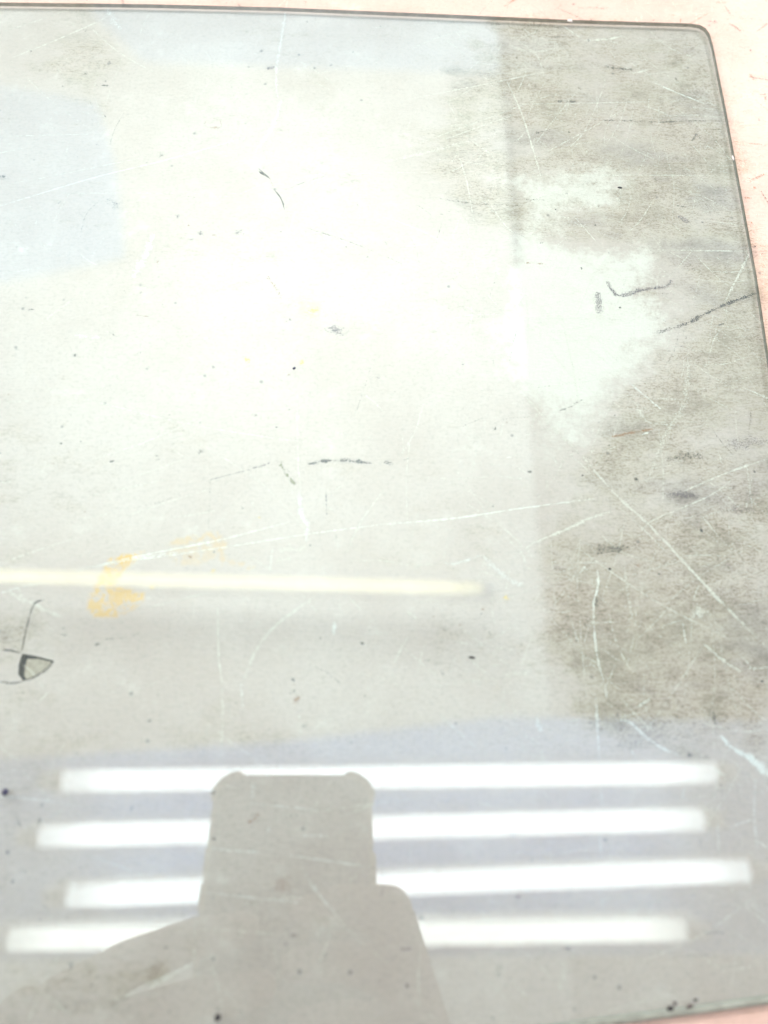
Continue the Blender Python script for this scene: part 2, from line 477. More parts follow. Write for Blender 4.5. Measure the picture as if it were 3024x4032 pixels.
('v',2.53,0.3,[(107.8,80.6),(118.3,80.4)]),
('v',3.64,0.3,[(113.2,101.6),(126.5,103.4)]),
('d',2.01,0.3,[(56.4,61.8),(60.4,61.5)]),
('k',0.95,0.5,[(88.9,63.7),(89.9,63.9)]),
('p',0.72,0.5,[(-35.3,29.0),(-34.5,20.0),(-34.1,9.6)]),
('b',0.73,0.5,[(-30.3,29.0),(-29.3,22.4)]),
('b',0.4,0.6,[(-88.8,0.6),(-80.0,-0.2),(-71.2,-1.3)]),
('p',0.29,0.4,[(-71.2,-1.3),(-65.4,-2.1)]),
('b',0.4,0.7,[(-36.3,-11.0),(-32.3,-11.9),(-21.9,-12.6)]),
('b',0.34,0.7,[(-15.6,-13.2),(-5.2,-14.6),(4.6,-15.9)]),
('b',0.34,0.6,[(-36.6,-21.4),(-25.9,-22.5),(-12.9,-23.8)]),
('b',0.79,0.5,[(-12.6,-16.1),(-8.4,-21.5),(-3.5,-26.6)]),
('p',0.7,0.6,[(-47.3,-41.8),(-43.3,-39.6),(-37.0,-36.5)]),
('p',0.77,0.35,[(-37.6,-26.2),(-37.2,-36.0)]),
('p',0.54,0.45,[(-33.2,-36.8),(-31.3,-40.8),(-29.5,-46.5)]),
('p',0.49,0.4,[(-18.6,-32.7),(-17.3,-38.1),(-17.5,-44.3)]),
('p',0.74,0.35,[(-73.6,-41.5),(-67.8,-44.8),(-62.0,-48.3)]),
('b',0.28,0.5,[(-66.9,-12.3),(-59.2,-14.9),(-51.0,-17.8)]),
('p',0.39,0.4,[(-26.2,-28.3),(-26.6,-32.7)]),
('b',1.53,0.35,[(-25.5,3.9),(-25.5,0.0)]),
('p',0.35,0.4,[(-33.4,3.6),(-28.6,2.0)]),
('p',0.54,0.4,[(-83.1,23.4),(-79.5,27.6)]),
('p',0.82,0.4,[(-90.8,12.3),(-85.6,9.2)]),
('w',0.37,0.6,[(-14.9,20.2),(-13.7,20.1)]),
('w',0.36,0.6,[(-14.4,16.4),(-13.5,16.7)]),
('b',0.81,0.5,[(-20.8,-6.5),(-21.3,-8.1)]),
('p',0.28,0.5,[(-36.5,-29.2),(-14.8,-30.8)]),
('b',0.23,0.5,[(-14.0,-8.7),(-5.9,-8.8)]),
('b',0.23,0.5,[(-26.1,-1.1),(-6.1,-3.0)]),
('r',1.98,0.3,[(-23.9,-3.5),(-24.6,-5.4)]),
('r',3.4,0.22,[(-18.2,-18.7),(-14.7,-21.2)]),
('d',1.19,0.35,[(-46.5,-37.2),(-45.0,-38.4)]),
('d',0.86,0.4,[(-17.3,26.1),(-15.5,27.3)]),
('d',0.51,0.3,[(-84.0,-3.8),(-82.0,-7.5)]),
('k',0.57,0.5,[(-78.2,-6.4),(-77.8,-4.3)]),
('b',0.63,0.6,[(68.2,29.6),(68.2,25.2)]),
('b',0.69,0.6,[(65.3,25.8),(65.0,19.2),(64.6,9.5)]),
('b',0.67,0.45,[(64.3,3.4),(64.4,-2.2)]),
('b',0.59,0.5,[(62.9,-7.7),(62.8,-14.2)]),
('b',0.64,0.45,[(62.0,-20.5),(62.0,-26.2)]),
('b',1.0,0.75,[(71.2,19.5),(73.7,19.2),(77.1,16.1),(80.8,13.2),(85.8,10.7)]),
('b',1.76,0.8,[(97.7,15.6),(100.5,13.0),(103.8,10.7)]),
('b',2.74,0.8,[(102.7,11.6),(106.6,8.6),(109.8,5.5)]),
('b',0.73,0.35,[(105.8,5.8),(103.9,-3.3),(103.2,-12.1)]),
('p',0.5,0.5,[(16.9,-32.9),(16.2,-38.8),(16.4,-45.9)]),
('b',1.37,0.5,[(48.5,20.6),(49.8,16.7)]),
('w',0.63,0.6,[(76.7,23.3),(80.1,25.4)]),
('b',0.5,0.6,[(94.3,7.5),(98.0,5.6)]),
('p',0.61,0.4,[(38.4,-40.9),(42.1,-44.2)]),
('b',0.36,0.6,[(97.3,-6.8),(103.0,-5.0)]),
('b',0.55,0.5,[(86.6,3.4),(85.4,-0.5)]),
('b',0.62,0.5,[(73.5,12.1),(74.4,9.8)]),
('p',0.46,0.35,[(82.0,-34.3),(90.9,-39.3)]),
('p',0.9,0.3,[(48.7,-37.1),(51.8,-37.8),(49.3,-43.8)]),
('b',0.31,0.4,[(22.8,20.8),(33.5,11.4)]),
('p',0.31,0.4,[(37.8,24.5),(57.1,15.0)]),
('b',0.72,0.4,[(93.9,-5.5),(93.0,-13.2)]),
('p',0.38,0.5,[(92.6,19.3),(103.6,16.9),(111.2,17.5)]),
('d',1.67,0.3,[(36.4,-37.2),(34.5,-40.4)]),
('v',0.69,0.3,[(86.5,-30.8),(92.3,-30.9)]),
('v',0.56,0.4,[(11.9,-33.9),(15.0,-34.0)]),
('d',2.54,0.4,[(95.7,22.9),(97.6,18.7)]),
('d',0.75,0.6,[(88.3,10.8),(89.8,10.8)])]
DOTS = [
('k',-33.9,202.8,0.8),
('d',-90.8,226.4,0.48),
('v',-61.2,183.3,0.92),
('v',-53.1,176.5,1.07),
('v',-41.1,177.2,1.38),
('v',-7.4,140.0,2.65),
('y',-15.0,147.2,1.93),
('d',-120.9,197.4,1.69),
('v',-33.8,252.5,1.53),
('v',-11.7,254.6,0.68),
('d',6.6,275.6,0.53),
('d',-69.2,210.0,1.27),
('r',-57.4,179.5,0.54),
('r',-48.7,176.0,0.76),
('d',2.7,168.6,0.54),
('d',-26.5,177.9,0.46),
('r',-66.2,164.9,1.05),
('p',-48.1,135.8,1.16),
('d',-100.3,246.0,0.99),
('k',67.2,190.5,0.49),
('k',61.3,176.3,0.63),
('k',118.1,186.8,0.65),
('d',63.1,224.8,1.18),
('p',80.5,216.9,0.76),
('p',101.8,163.9,0.55),
('d',85.5,150.8,0.62),
('r',135.7,186.9,0.66),
('r',139.2,202.7,0.67),
('d',-88.0,128.6,0.99),
('d',-74.5,129.5,0.64),
('d',-68.4,129.9,0.64),
('y',-17.7,127.8,1.01),
('y',-35.0,128.4,1.29),
('v',-45.0,125.7,0.64),
('r',-98.0,116.1,0.41),
('r',-90.3,120.3,0.49),
('y',-61.1,85.8,0.53),
('r',-50.4,116.2,0.56),
('r',-78.0,77.1,0.52),
('d',-59.1,95.1,0.61),
('d',-58.9,93.8,0.54),
('d',-82.0,99.3,0.41),
('d',-87.7,98.5,0.47),
('k',-40.2,65.5,0.39),
('k',-16.5,29.9,0.43),
('k',-24.5,105.1,0.35),
('d',-20.9,111.2,0.35),
('d',2.0,39.8,0.51),
('d',-13.1,67.9,0.4),
('y',-28.1,76.2,0.6),
('r',-46.9,64.1,0.65),
('y',-40.1,59.9,0.77),
('y',-56.6,54.9,0.64),
('d',-72.1,93.0,0.6),
('k',87.1,60.4,0.4),
('k',101.3,73.8,0.55),
('k',67.5,90.8,0.35),
('k',91.7,59.3,0.4),
('r',45.7,108.2,0.43),
('d',51.4,91.7,0.63),
('k',120.4,93.0,0.5),
('k',109.5,94.0,0.5),
('d',41.8,105.7,0.85),
('r',35.9,49.8,0.59),
('r',29.2,45.2,0.45),
('y',42.2,52.7,1.18),
('r',21.8,47.4,0.32),
('k',111.9,30.1,0.65),
('d',40.0,80.7,0.69),
('d',12.8,51.8,0.39),
('d',20.0,35.3,0.89),
('v',23.7,31.6,0.76),
('r',81.3,62.8,0.54),
('d',83.8,89.9,0.85),
('k',116.4,71.3,0.42),
('p',97.0,49.4,2.66),
('v',-84.8,-12.5,0.56),
('v',-68.5,-26.8,0.66),
('v',-65.7,-37.0,0.54),
('k',-31.1,-46.1,0.48),
('v',-55.6,-2.4,0.63),
('k',-34.5,-9.4,0.34),
('v',-15.6,-32.7,0.44),
('k',-16.8,2.4,0.35),
('k',-15.5,-3.9,0.35),
('v',-73.8,-24.4,0.39),
('v',-82.4,-18.8,0.44),
('v',-74.6,-27.3,0.33),
('d',-53.5,19.1,0.42),
('d',-32.7,-35.7,0.33),
('r',-25.8,-5.4,0.46),
('k',-60.6,-41.1,0.37),
('d',6.5,-40.7,0.44),
('d',-44.0,-33.3,0.49),
('k',-25.5,-46.4,0.32),
('d',-22.6,-21.7,0.45),
('v',-73.5,-22.5,0.39),
('v',-66.4,-15.9,0.39),
('d',-86.5,16.6,0.41),
('k',90.3,-41.6,0.28),
('v',38.2,-40.2,0.39),
('k',13.5,-41.7,0.39),
('k',33.6,-48.4,0.38),
('v',43.6,-21.5,0.46),
('v',54.0,-24.7,0.4),
('v',40.0,12.3,0.49),
('v',40.6,-8.8,0.71),
('d',88.8,23.5,0.51),
('v',70.8,21.0,0.57),
('v',53.2,-46.9,0.39)]
GRIME = [(0.85,[(53.8,284.8),(134.7,283.8),(139.7,142.4),(131.1,26.7),(90.1,9.8),(59.8,16.7),(53.0,50.6),(53.7,69.8),(60.5,87.3),(74.0,110.7),(92.0,127.5),(108.2,136.4),(108.4,159.7),(101.1,176.4),(87.2,180.8),(63.2,179.1),(34.9,184.0),(19.5,214.0),(37.4,252.5)]),(0.5,[(-121.9,252.1),(-110.7,278.8),(-100.4,279.4),(-97.4,262.6),(-81.8,251.7),(-96.7,237.4),(-116.5,238.7)]),(0.35,[(-110.2,53.0),(-89.8,50.6),(-75.2,35.5),(-76.9,14.0),(-82.2,2.8),(-100.6,2.7)]),(0.3,[(-57.7,-18.6),(-18.4,-13.5),(4.7,-28.9),(-16.5,-53.5),(-69.2,-53.0),(-71.4,-38.2)]),(0.22,[(-44.3,272.4),(38.2,276.5),(37.4,252.5),(16.7,251.5)])]
PALE = [(0.95,[(60.0,201.9),(68.3,204.3),(72.9,209.7),(85.1,207.6),(92.1,203.1),(92.3,194.9),(85.2,192.7),(82.3,195.6),(73.9,193.3),(67.6,185.1),(61.9,183.0),(57.6,190.7)]),(0.95,[(48.4,169.1),(58.5,180.9),(66.0,175.3),(79.7,169.1),(86.4,173.1),(101.1,176.4),(103.5,170.8),(96.3,163.0),(84.9,159.0),(79.9,155.2),(98.3,153.9),(102.0,146.8),(92.6,132.6),(81.2,123.9),(69.6,110.6),(58.1,110.4),(47.5,126.5)]),(0.55,[(58.3,113.6),(70.5,120.4),(75.4,110.7),(65.6,98.0),(57.1,97.8)]),(0.6,[(45.4,204.5),(59.9,200.9),(60.8,190.8),(52.6,188.6)]),(0.5,[(53.1,255.5),(69.8,268.3),(76.5,263.8),(63.5,253.7)]),(0.5,[(130.4,220.4),(136.9,218.5),(137.1,199.6),(129.4,203.4)])]
ORANGE = [(0.9,[(-69.4,62.8),(-59.4,65.6),(-65.5,59.4),(-66.6,55.8),(-64.3,55.4),(-57.8,52.5),(-59.5,49.3),(-65.5,46.7),(-71.8,46.9),(-74.1,50.5),(-71.9,55.8),(-70.4,60.7)]),(1.3,[(-69.8,63.0),(-59.4,65.9),(-61.1,63.5),(-67.9,61.2)]),(0.45,[(-56.3,67.0),(-50.0,69.6),(-40.2,71.7),(-36.5,67.5),(-37.6,64.5),(-28.5,60.8),(-37.7,62.0),(-39.6,66.5),(-42.1,69.3),(-49.2,67.5)]),(0.3,[(-53.5,65.7),(-40.8,68.6),(-39.1,64.5),(-45.3,61.0),(-50.6,61.6)]),(0.25,[(-19.6,150.7),(-12.9,150.8),(-12.7,143.8),(-18.6,143.6)])]
HOLE = [(-88.9,36.4),(-85.0,35.7),(-80.3,34.5),(-81.8,32.5),(-84.7,30.3),(-87.6,29.2),(-89.2,30.9),(-89.5,33.3),(-89.2,35.7)]
HOLE2 = [(-35.4,203.6),(-34.3,203.2),(-33.1,202.2),(-33.6,201.8),(-34.9,202.6)]
BLOBS = [(97.1,258.2,7.1,2.9,1.2),(119.2,264.6,6.3,9.0,1.25),(97.9,282.0,6.4,4.6,1.05),(50.7,278.4,5.4,9.0,0.9),(43.1,268.2,5.3,6.6,0.8),(35.6,254.7,7.0,4.3,0.7),(120.8,250.4,8.0,4.4,1.05),(78.0,241.0,5.2,1.7,1.1),(39.8,190.1,9.6,5.0,0.75),(75.8,188.3,4.9,6.1,0.9),(87.3,182.8,7.2,6.0,0.85),(151.1,272.2,5.5,10.3,0.3),(83.2,222.9,16.9,6.4,0.8),(99.7,97.4,8.6,3.6,1.15),(97.9,84.5,7.7,3.5,1.2),(114.0,80.3,7.0,3.5,1.1),(75.2,68.3,8.2,5.1,1.2),(68.1,51.8,2.6,4.1,1.15),(121.9,101.7,8.7,4.5,1.0),(112.6,47.5,8.0,16.7,1.0),(59.5,43.8,7.8,8.1,1.0),(82.8,47.2,13.2,8.2,0.95),(116.2,68.1,6.2,6.9,1.1),(97.5,22.3,7.6,8.0,1.2),(108.0,20.5,6.4,11.9,1.0),(60.9,22.8,3.8,3.1,0.85),(70.1,20.4,5.0,3.1,0.7),(89.5,10.4,6.2,2.3,0.8),(-45.6,-37.9,3.3,3.4,0.7),(-66.8,-21.0,11.1,6.9,0.35),(-84.5,-8.0,6.8,21.2,0.4),(-91.0,42.6,8.6,9.2,0.45),(-55.0,-40.7,16.1,8.1,0.4),(-15.3,-20.2,6.8,4.3,0.4)]
GAIN = {'p':1.05,'b':1.0,'w':1.1,'d':0.85,'k':0.82,'v':0.9,'r':1.1}


# ------------------------------------------------------------ board: grid with painted masks
def axis(lo, hi, fine_lo, fine_hi, step, coarse):
    a = list(np.arange(lo, fine_lo, coarse)) + list(np.arange(fine_lo, fine_hi, step)) + list(np.arange(fine_hi, hi + 1e-6, coarse))
    return np.array(a)


XS = axis(-420, 360, -160, 180, 1.0, 20.0)
YS = axis(-230, 520, -70, 310, 1.0, 20.0)
GX, GY = np.meshgrid(XS, YS)


def in_poly(px, py, poly):
    inside = np.zeros(px.shape, bool)
    n = len(poly)
    for i in range(n):
        (x1, y1), (x2, y2) = poly[i], poly[(i + 1) % n]
        if y1 == y2: continue
        c = ((y1 > py) != (y2 > py)) & (px < (x2 - x1) * (py - y1) / (y2 - y1) + x1)
        inside ^= c
    return inside


def soften(a, r):
    k = np.ones(2 * r + 1) / (2 * r + 1)
    for _ in range(2):
        a = np.apply_along_axis(lambda v: np.convolve(np.pad(v, r, 'edge'), k, 'valid'), 0, a)
        a = np.apply_along_axis(lambda v: np.convolve(np.pad(v, r, 'edge'), k, 'valid'), 1, a)
    return a


def paint(shapes, r):
    m = np.zeros(GX.shape)
    for s, poly in shapes:
        m = np.maximum(m, s * in_poly(GX, GY, poly))
    return soften(m, r)


def blobs(m, spots):
    for x, y, rx, ry, s in spots:
        m = np.maximum(m, s * np.exp(-(((GX - x) / rx) ** 2 + ((GY - y) / ry) ** 2)))
    return m


grime = np.maximum(paint(GRIME, 5), 0.10)
grime = blobs(grime, BLOBS)
pale = paint(PALE, 6)
orange = paint(ORANGE, 0)


def sample(m, x, y):
    j = min(max(np.searchsorted(XS, x), 0), len(XS) - 1)
    i = min(max(np.searchsorted(YS, y), 0), len(YS) - 1)
    return m[i, j]


HOLES = [HOLE, HOLE2]
BOXES = [(-96.0, -74.0, 24.0, 42.0), (-39.0, -29.0, 198.0, 207.0)]
ny, nx = GX.shape
co = np.stack([GX.ravel(), GY.ravel()], 1)
verts = [(x * MM, y * MM, 0.0) for x, y in co]
vals = {'grime': list(grime.ravel()), 'pale': list(pale.ravel()), 'orange': list(orange.ravel())}
faces = []
for i in range(ny - 1):
    for j in range(nx - 1):
        xm, ym = (XS[j] + XS[j + 1]) / 2, (YS[i] + YS[i + 1]) / 2
        if any(b[0] < xm < b[1] and b[2] < ym < b[3] for b in BOXES): continue
        a = i * nx + j
        faces.append((a, a + 1, a + nx + 1, a + nx))
for hole, b in zip(HOLES, BOXES):               # the sheet is torn through here: fill round the tear
    pts = [Vector(p) for p in hole]
    nh = len(pts)
    edges = [(k, (k + 1) % nh) for k in range(nh)]
    ring = [(x, b[2]) for x in np.arange(b[0], b[1], 1.0)] + [(b[1], y) for y in np.arange(b[2], b[3], 1.0)] + \
           [(x, b[3]) for x in np.arange(b[1], b[0], -1.0)] + [(b[0], y) for y in np.arange(b[3], b[2], -1.0)]
    pts += [Vector(p) for p in ring]
    edges += [(nh + k, nh + (k + 1) % len(ring)) for k in range(len(ring))]
    v2, _, f2, *_ = geometry.delaunay_2d_cdt(pts, edges, [], 0, 1e-6)
    o = len(verts)
    for v in v2:
        verts.append((v.x * MM, v.y * MM, 0.0))
        for k, m in (('grime', grime), ('pale', pale), ('orange', orange)): vals[k].append(sample(m, v.x, v.y))
    for t in f2:
        cx_ = sum(v2[k].x for k in t) / 3; cy_ = sum(v2[k].y for k in t) / 3
        if not in_poly(np.array(cx_), np.array(cy_), hole): faces.append(tuple(o + k for k in t))
# the board's outer sides
x0, x1, y0, y1 = XS[0] * MM, XS[-1] * MM, YS[0] * MM, YS[-1] * MM
o = len(verts)
for z in (0.0, -0.018):
    for x, y in ((x0, y0), (x1, y0), (x1, y1), (x0, y1)):
        verts.append((x, y, z))
        for k in vals: vals[k].append(0.1 if k == 'grime' else 0.0)
for k in range(4): faces.append((o + k, o + 4 + k, o + 4 + (k + 1) % 4, o + (k + 1) % 4))
faces.append((o + 7, o + 6, o + 5, o + 4))
me = bpy.data.meshes.new('worktop')
me.from_pydata(verts, [], faces)
for k, a in vals.items():
    at = me.attributes.new(k, 'FLOAT', 'POINT')
    at.data.foreach_set('value', np.array(a, np.float32))
M_board = board_material()
worktop = link('worktop', me, M_board)
tag(worktop, 'scratched grimy pinkish board under and around the glass', kind='structure')

# the layer beneath, showing in the two tears
M_core = plain('board_core', (0.42, 0.315, 0.245), 0.9, 0.5, 900)
M_gap = plain('gap_shadow', (0.015, 0.015, 0.025), 0.9, 0.2)  # near-black colour puts the shadow into the tear's walls and bottom
for hole, deep in ((HOLE, 2.2), (HOLE2, 1.6)):
    bm = bmesh.new()                             # walls of the torn sheet and the dark bottom of the gap
    top = [bm.verts.new((x * MM, y * MM, 0)) for x, y in hole]
    low = [bm.verts.new((x * MM, y * MM, -deep * MM)) for x, y in hole]
    n = len(hole)
    for k in range(n): bm.faces.new((top[k], top[(k + 1) % n], low[(k + 1) % n], low[k]))
    bm.faces.new(low)
    from_bm('torn_edge', bm, M_gap, worktop)
# the loose sliver in the larger tear: low at its torn side, rising to meet the sheet
sl = [(-87.9, 35.1, -.9), (-85.0, 35.2, -.7), (-81.2, 34.3, -.25), (-82.1, 32.6, -.25), (-84.8, 30.6, -.35), (-87.0, 29.7, -.6), (-87.9, 30.6, -.9), (-88.1, 32.8, -1.0)]
bm = bmesh.new()
tv = [bm.verts.new((x * MM, y * MM, z * MM)) for x, y, z in sl]
bv = [bm.verts.new((x * MM, y * MM, z * MM - 0.6 * MM)) for x, y, z in sl]
cv = bm.verts.new((-84.9 * MM, 32.8 * MM, -.42 * MM))
for k in range(len(sl)):
    q = (k + 1) % len(sl)
    bm.faces.new((tv[k], tv[q], cv)); bm.faces.new((tv[q], tv[k], bv[k], bv[q]))
from_bm('loose_sliver', bm, M_core, worktop)


# ------------------------------------------------------------ scratches and scuffs
def catmull(P, step):
    P = [np.array(p, float) for p in P]
    if len(P) == 2: P = [P[0], (P[0] + P[1]) / 2, P[1]]
    Q = [2 * P[0] - P[1]] + P + [2 * P[-1] - P[-2]]
    out = []
    for i in range(1, len(Q) - 2):
        L = np.linalg.norm(Q[i + 1] - Q[i]); n = max(2, int(L / step))
        for k in range(n):
            t = k / n
            out.append(0.5 * ((2 * Q[i]) + (-Q[i - 1] + Q[i + 1]) * t + (2 * Q[i - 1] - 5 * Q[i] + 4 * Q[i + 1] - Q[i + 2]) * t ** 2 + (-Q[i - 1] + 3 * Q[i] - 3 * Q[i + 1] + Q[i + 2]) * t ** 3))
    out.append(P[-1])
    return out


class Marks:
    def __init__(self): self.v, self.f, self.c, self.s = [], [], [], []

    def ribbon(self, P, w, st, z):
        pts = catmull(P, 0.9)
        n = len(pts); o = len(self.v)
        jit = np.convolve(rng.normal(0, 1, n + 6), np.ones(7) / 7, 'valid') * 0.5
        for k, p in enumerate(pts):
            d = pts[min(k + 1, n - 1)] - pts[max(k - 1, 0)]
            d = d / (np.linalg.norm(d) + 1e-9); nrm = np.array([-d[1], d[0]])
            t = k / max(1, n - 1)
            end = min(1.0, 3.2 * t + 0.25, 3.2 * (1 - t) + 0.25)
            hw = w * 0.66 * (0.55 + 0.45 * end) * (1 + 0.5 * jit[k])
            for s in (-1, 0, 1):
                q = p + nrm * hw * s
                self.v.append((q[0] * MM, q[1] * MM, z))
                self.c.append(1.0 if s == 0 else 0.0)
                self.s.append(st * (0.45 + 0.55 * end))
        for k in range(n - 1):
            a = o + 3 * k
            self.f += [(a, a + 1, a + 4, a + 3), (a + 1, a + 2, a + 5, a + 4)]

    def dot(self, x, y, r, z, st=0.85):
        o = len(self.v); n = 9
        self.v.append((x * MM, y * MM, z)); self.c.append(1.0); self.s.append(st)
        ph = rng.uniform(0, 6)
        for k in range(n):
            a = 2 * math.pi * k / n
            rr = r * 1.25 * (0.75 + 0.35 * rng.random()) * (1 + 0.25 * math.cos(2 * a + ph))
            self.v.append(((x + rr * math.cos(a)) * MM, (y + rr * math.sin(a) * 0.9) * MM, z)); self.c.append(0.0); self.s.append(st)
        for k in range(n): self.f.append((o, o + 1 + k, o + 1 + (k + 1) % n))

    def build(self, name, mat, parent):
        if not self.f: return
        me = bpy.data.meshes.new(name)
        me.from_pydata(self.v, [], self.f)
        for k, a in (('cover', self.c), ('strength', self.s)):
            at = me.attributes.new(k, 'FLOAT', 'POINT'); at.data.foreach_set('value', np.array(a, np.float32))
        return tag(link(name, me, mat, parent), kind='stuff')


KINDS = {                                        # colour, where it starts and ends to cover, graininess
    'p': ('pale_scratches', (0.80, 0.665, 0.575), 0.10, 0.95, 0.7),
    'b': ('chalky_scratches', (0.84, 0.72, 0.665), 0.10, 0.95, 0.6),
    'w': ('white_scratches', (0.88, 0.76, 0.68), 0.10, 0.95, 0.6),
    'd': ('dark_scuffs', (0.075, 0.062, 0.055), 0.30, 1.10, 1.0),
    'k': ('black_marks', (0.030, 0.030, 0.042), 0.20, 0.85, 0.9),
    'c': ('cracks', (0.035, 0.026, 0.026), 0.15, 0.60, 0.5),
    'v': ('violet_smears', (0.16, 0.115, 0.135), 0.08, 0.90, 0.6),
    'r': ('rust_smears', (0.36, 0.155, 0.075), 0.15, 1.05, 0.9),
    'o': ('olive_smear', (0.20, 0.175, 0.085), 0.25, 1.10, 1.3),
    'y': ('yellow_spots', (0.80, 0.50, 0.16), 0.15, 1.00, 0.8),
}
marks = {k: Marks() for k in KINDS}
zz = 0.00002


def lay(i): return zz + (i % 14) * 4e-6


for i, (k, w, st, P) in enumerate(RIBBONS):
    marks[k].ribbon(P, max(w, 0.42), min(1.0, st * GAIN.get(k, 1.0)), lay(i))
for i, (k, x, y, r) in enumerate(DOTS):
    marks[k].dot(x, y, r, lay(i + 5), 0.85 if k in 'kdy' else 0.6)
# hair-fine wear all over, denser in the grimy corner and on the bare board
for i in range(1500):
    if rng.random() < 0.65: x, y = rng.uniform(30, 175), rng.uniform(-40, 300)
    else: x, y = rng.uniform(-150, 170), rng.uniform(-65, 305)
    a = rng.choice([0.0, 0.3, 1.2, 1.5, -0.7, 2.4]) + rng.normal(0, 0.18)
    L = rng.gamma(2.0, 7.0)
    d = np.array([math.cos(a), math.sin(a)]) * L / 2
    b = np.array([-d[1], d[0]]) * rng.normal(0, 0.08)
    P = [(x - d[0], y - d[1]), (x + b[0], y + b[1]), (x + d[0], y + d[1])]
    k = 'p' if rng.random() < 0.93 else 'd'
    marks[k].ribbon(P, rng.uniform(0.18, 0.45), rng.uniform(0.15, 0.6) * (1 if k == 'p' else 0.55), lay(i * 5))
for i in range(170):                             # wear on the bare strip round the glass
    x, y = (rng.uniform(134, 172), rng.uniform(120, 304)) if rng.random() < 0.6 else (rng.uniform(-150, 172), rng.uniform(282, 304))
    a = rng.uniform(0, math.pi); L = rng.gamma(2.0, 4.0)
    d = np.array([math.cos(a), math.sin(a)]) * L / 2
    k = rng.choice(['p', 'w', 'd', 'r'], p=[.5, .15, .2, .15])
    marks[k].ribbon([(x - d[0], y - d[1]), (x + d[0], y + d[1])], rng.uniform(0.25, 1.1), rng.uniform(0.2, 0.6), lay(i * 3))
for i in range(420):                             # specks of dirt pressed into the board
    x, y = rng.uniform(-150, 170), rng.uniform(-65, 305)
    if sample(grime, x, y) < 0.3 and rng.random() < 0.45: continue
    marks[rng.choice(['d', 'v', 'k', 'r'], p=[.5, .25, .15, .1])].dot(x, y, rng.gamma(2.0, 0.16) + 0.12, lay(i * 3), rng.uniform(.2, .65))
for k, (nm, c, lo, hi, gr) in KINDS.items():
    marks[k].build(nm, mark_material(nm, c, lo, hi, gr), worktop)

# ------------------------------------------------------------ glass
GT = 0.0020                                       # thickness
# outline, anticlockwise seen from above: far edge, rounded far right corner, right edge, sloping near edge
OUT = [(-330, 262.0), (-235, 272.5), (-135.1, 278.9), (-80, 280.8), (-32.3, 281.6), (25, 281.2), (78.9, 280.6), (112, 280.9), (122.0, 281.0), (126.6, 281.0), (130.2, 280.4), (132.4, 278.6), (133.5, 275.4),
       (133.9, 269.0), (133.8, 239.5), (133.3, 204.8), (132.6, 163.6), (131.4, 138.0), (129.6, 90), (127.0, 40), (124.4, 0), (122.9, -26), (121.4, -35.5), (118.0, -41.0), (110.0, -44.6),
       (98.9, -46.1), (83.2, -47.8), (67.3, -49.4), (20, -54.0), (-60, -61), (-150, -68), (-260, -76), (-340, -80), (-362, -76), (-372, -62), (-372, 200), (-366, 240), (-352, 256)]
OUT = OUT[::-1]                                  # now anticlockwise


def offset(P, d):
    n = len(P); res = []
    for i in range(n):
        a, b, c = (np.array(P[(i + k) % n], float) for k in (-1, 0, 1))
        e1 = (b - a) / np.linalg.norm(b - a); e2 = (c - b) / np.linalg.norm(c - b)
        m = np.array([-e1[1] - e2[1], e1[0] + e2[0]]); m /= np.linalg.norm(m)
        res.append(tuple(b + m * d * (1.0 + 3.4 * min(1.0, max(0.0, (-24.0 - b[1]) / 14.0)))))             # positive goes inwards
    return res


def resample(P, step):
    n = len(P); out = []
    for i in range(n):
        p0, p1, p2, p3 = (np.array(P[(i + k) % n], float) for k in (-1, 0, 1, 2))
        L = np.linalg.norm(p2 - p1); m = max(1, int(L / step))
        for k in range(m):
            t = k / m
            out.append(tuple(p1 + (p2 - p1) * t))
    return out


OUT = resample(OUT, 6.0)
glass = empty('glass_sheet', (0, 0, 0))
tag(glass, 'large greenish glass sheet with rounded corner lying on the scratched board', 'glass sheet')
IN = offset(OUT, 0.42)
M_glass = glass_material('green_glass', (0.899, 0.977, 0.994), 0.042, 0.004)
bm = bmesh.new()
for z in (GT, 0.0006):
    bm.faces.new([bm.verts.new((x * MM, y * MM, z)) for x, y in IN])
bm.faces.ensure_lookup_table()
me = bpy.data.meshes.new('pane')
bm.faces[1].normal_flip()
bm.to_mesh(me); bm.free()
pane = link('pane', me, M_glass, glass)
me.materials.append(under_material('green_glass_underside', (0.899, 0.977, 0.994), 0.042))
me.polygons[1].material_index = 1
# the ground rim: rounded from the top face to the underside
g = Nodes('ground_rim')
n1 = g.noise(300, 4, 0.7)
near_lit = g.mix(g.ramp(n1, 0.35, 0.7), (0.36, 0.375, 0.34), (0.50, 0.52, 0.48))
grimy = g.mix(g.ramp(n1, 0.35, 0.7), (0.085, 0.088, 0.078), (0.18, 0.185, 0.165))  # dark tone standing in for shade on the rim, not dirt
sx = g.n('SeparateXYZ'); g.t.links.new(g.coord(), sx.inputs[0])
rimc = g.mix(g.ramp(sx.outputs[1], -0.035, 0.03), near_lit, grimy)   # far and right edges painted darker, for their shade and refraction
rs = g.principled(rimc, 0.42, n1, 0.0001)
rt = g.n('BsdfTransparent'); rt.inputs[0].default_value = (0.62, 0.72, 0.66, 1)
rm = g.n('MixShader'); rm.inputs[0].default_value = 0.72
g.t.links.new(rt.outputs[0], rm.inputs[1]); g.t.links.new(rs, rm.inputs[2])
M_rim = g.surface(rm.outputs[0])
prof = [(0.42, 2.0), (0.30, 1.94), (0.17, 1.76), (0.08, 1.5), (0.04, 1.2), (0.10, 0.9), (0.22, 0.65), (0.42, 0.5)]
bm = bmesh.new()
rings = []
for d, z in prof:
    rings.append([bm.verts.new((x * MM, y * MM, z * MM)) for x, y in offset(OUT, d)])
n = len(OUT)
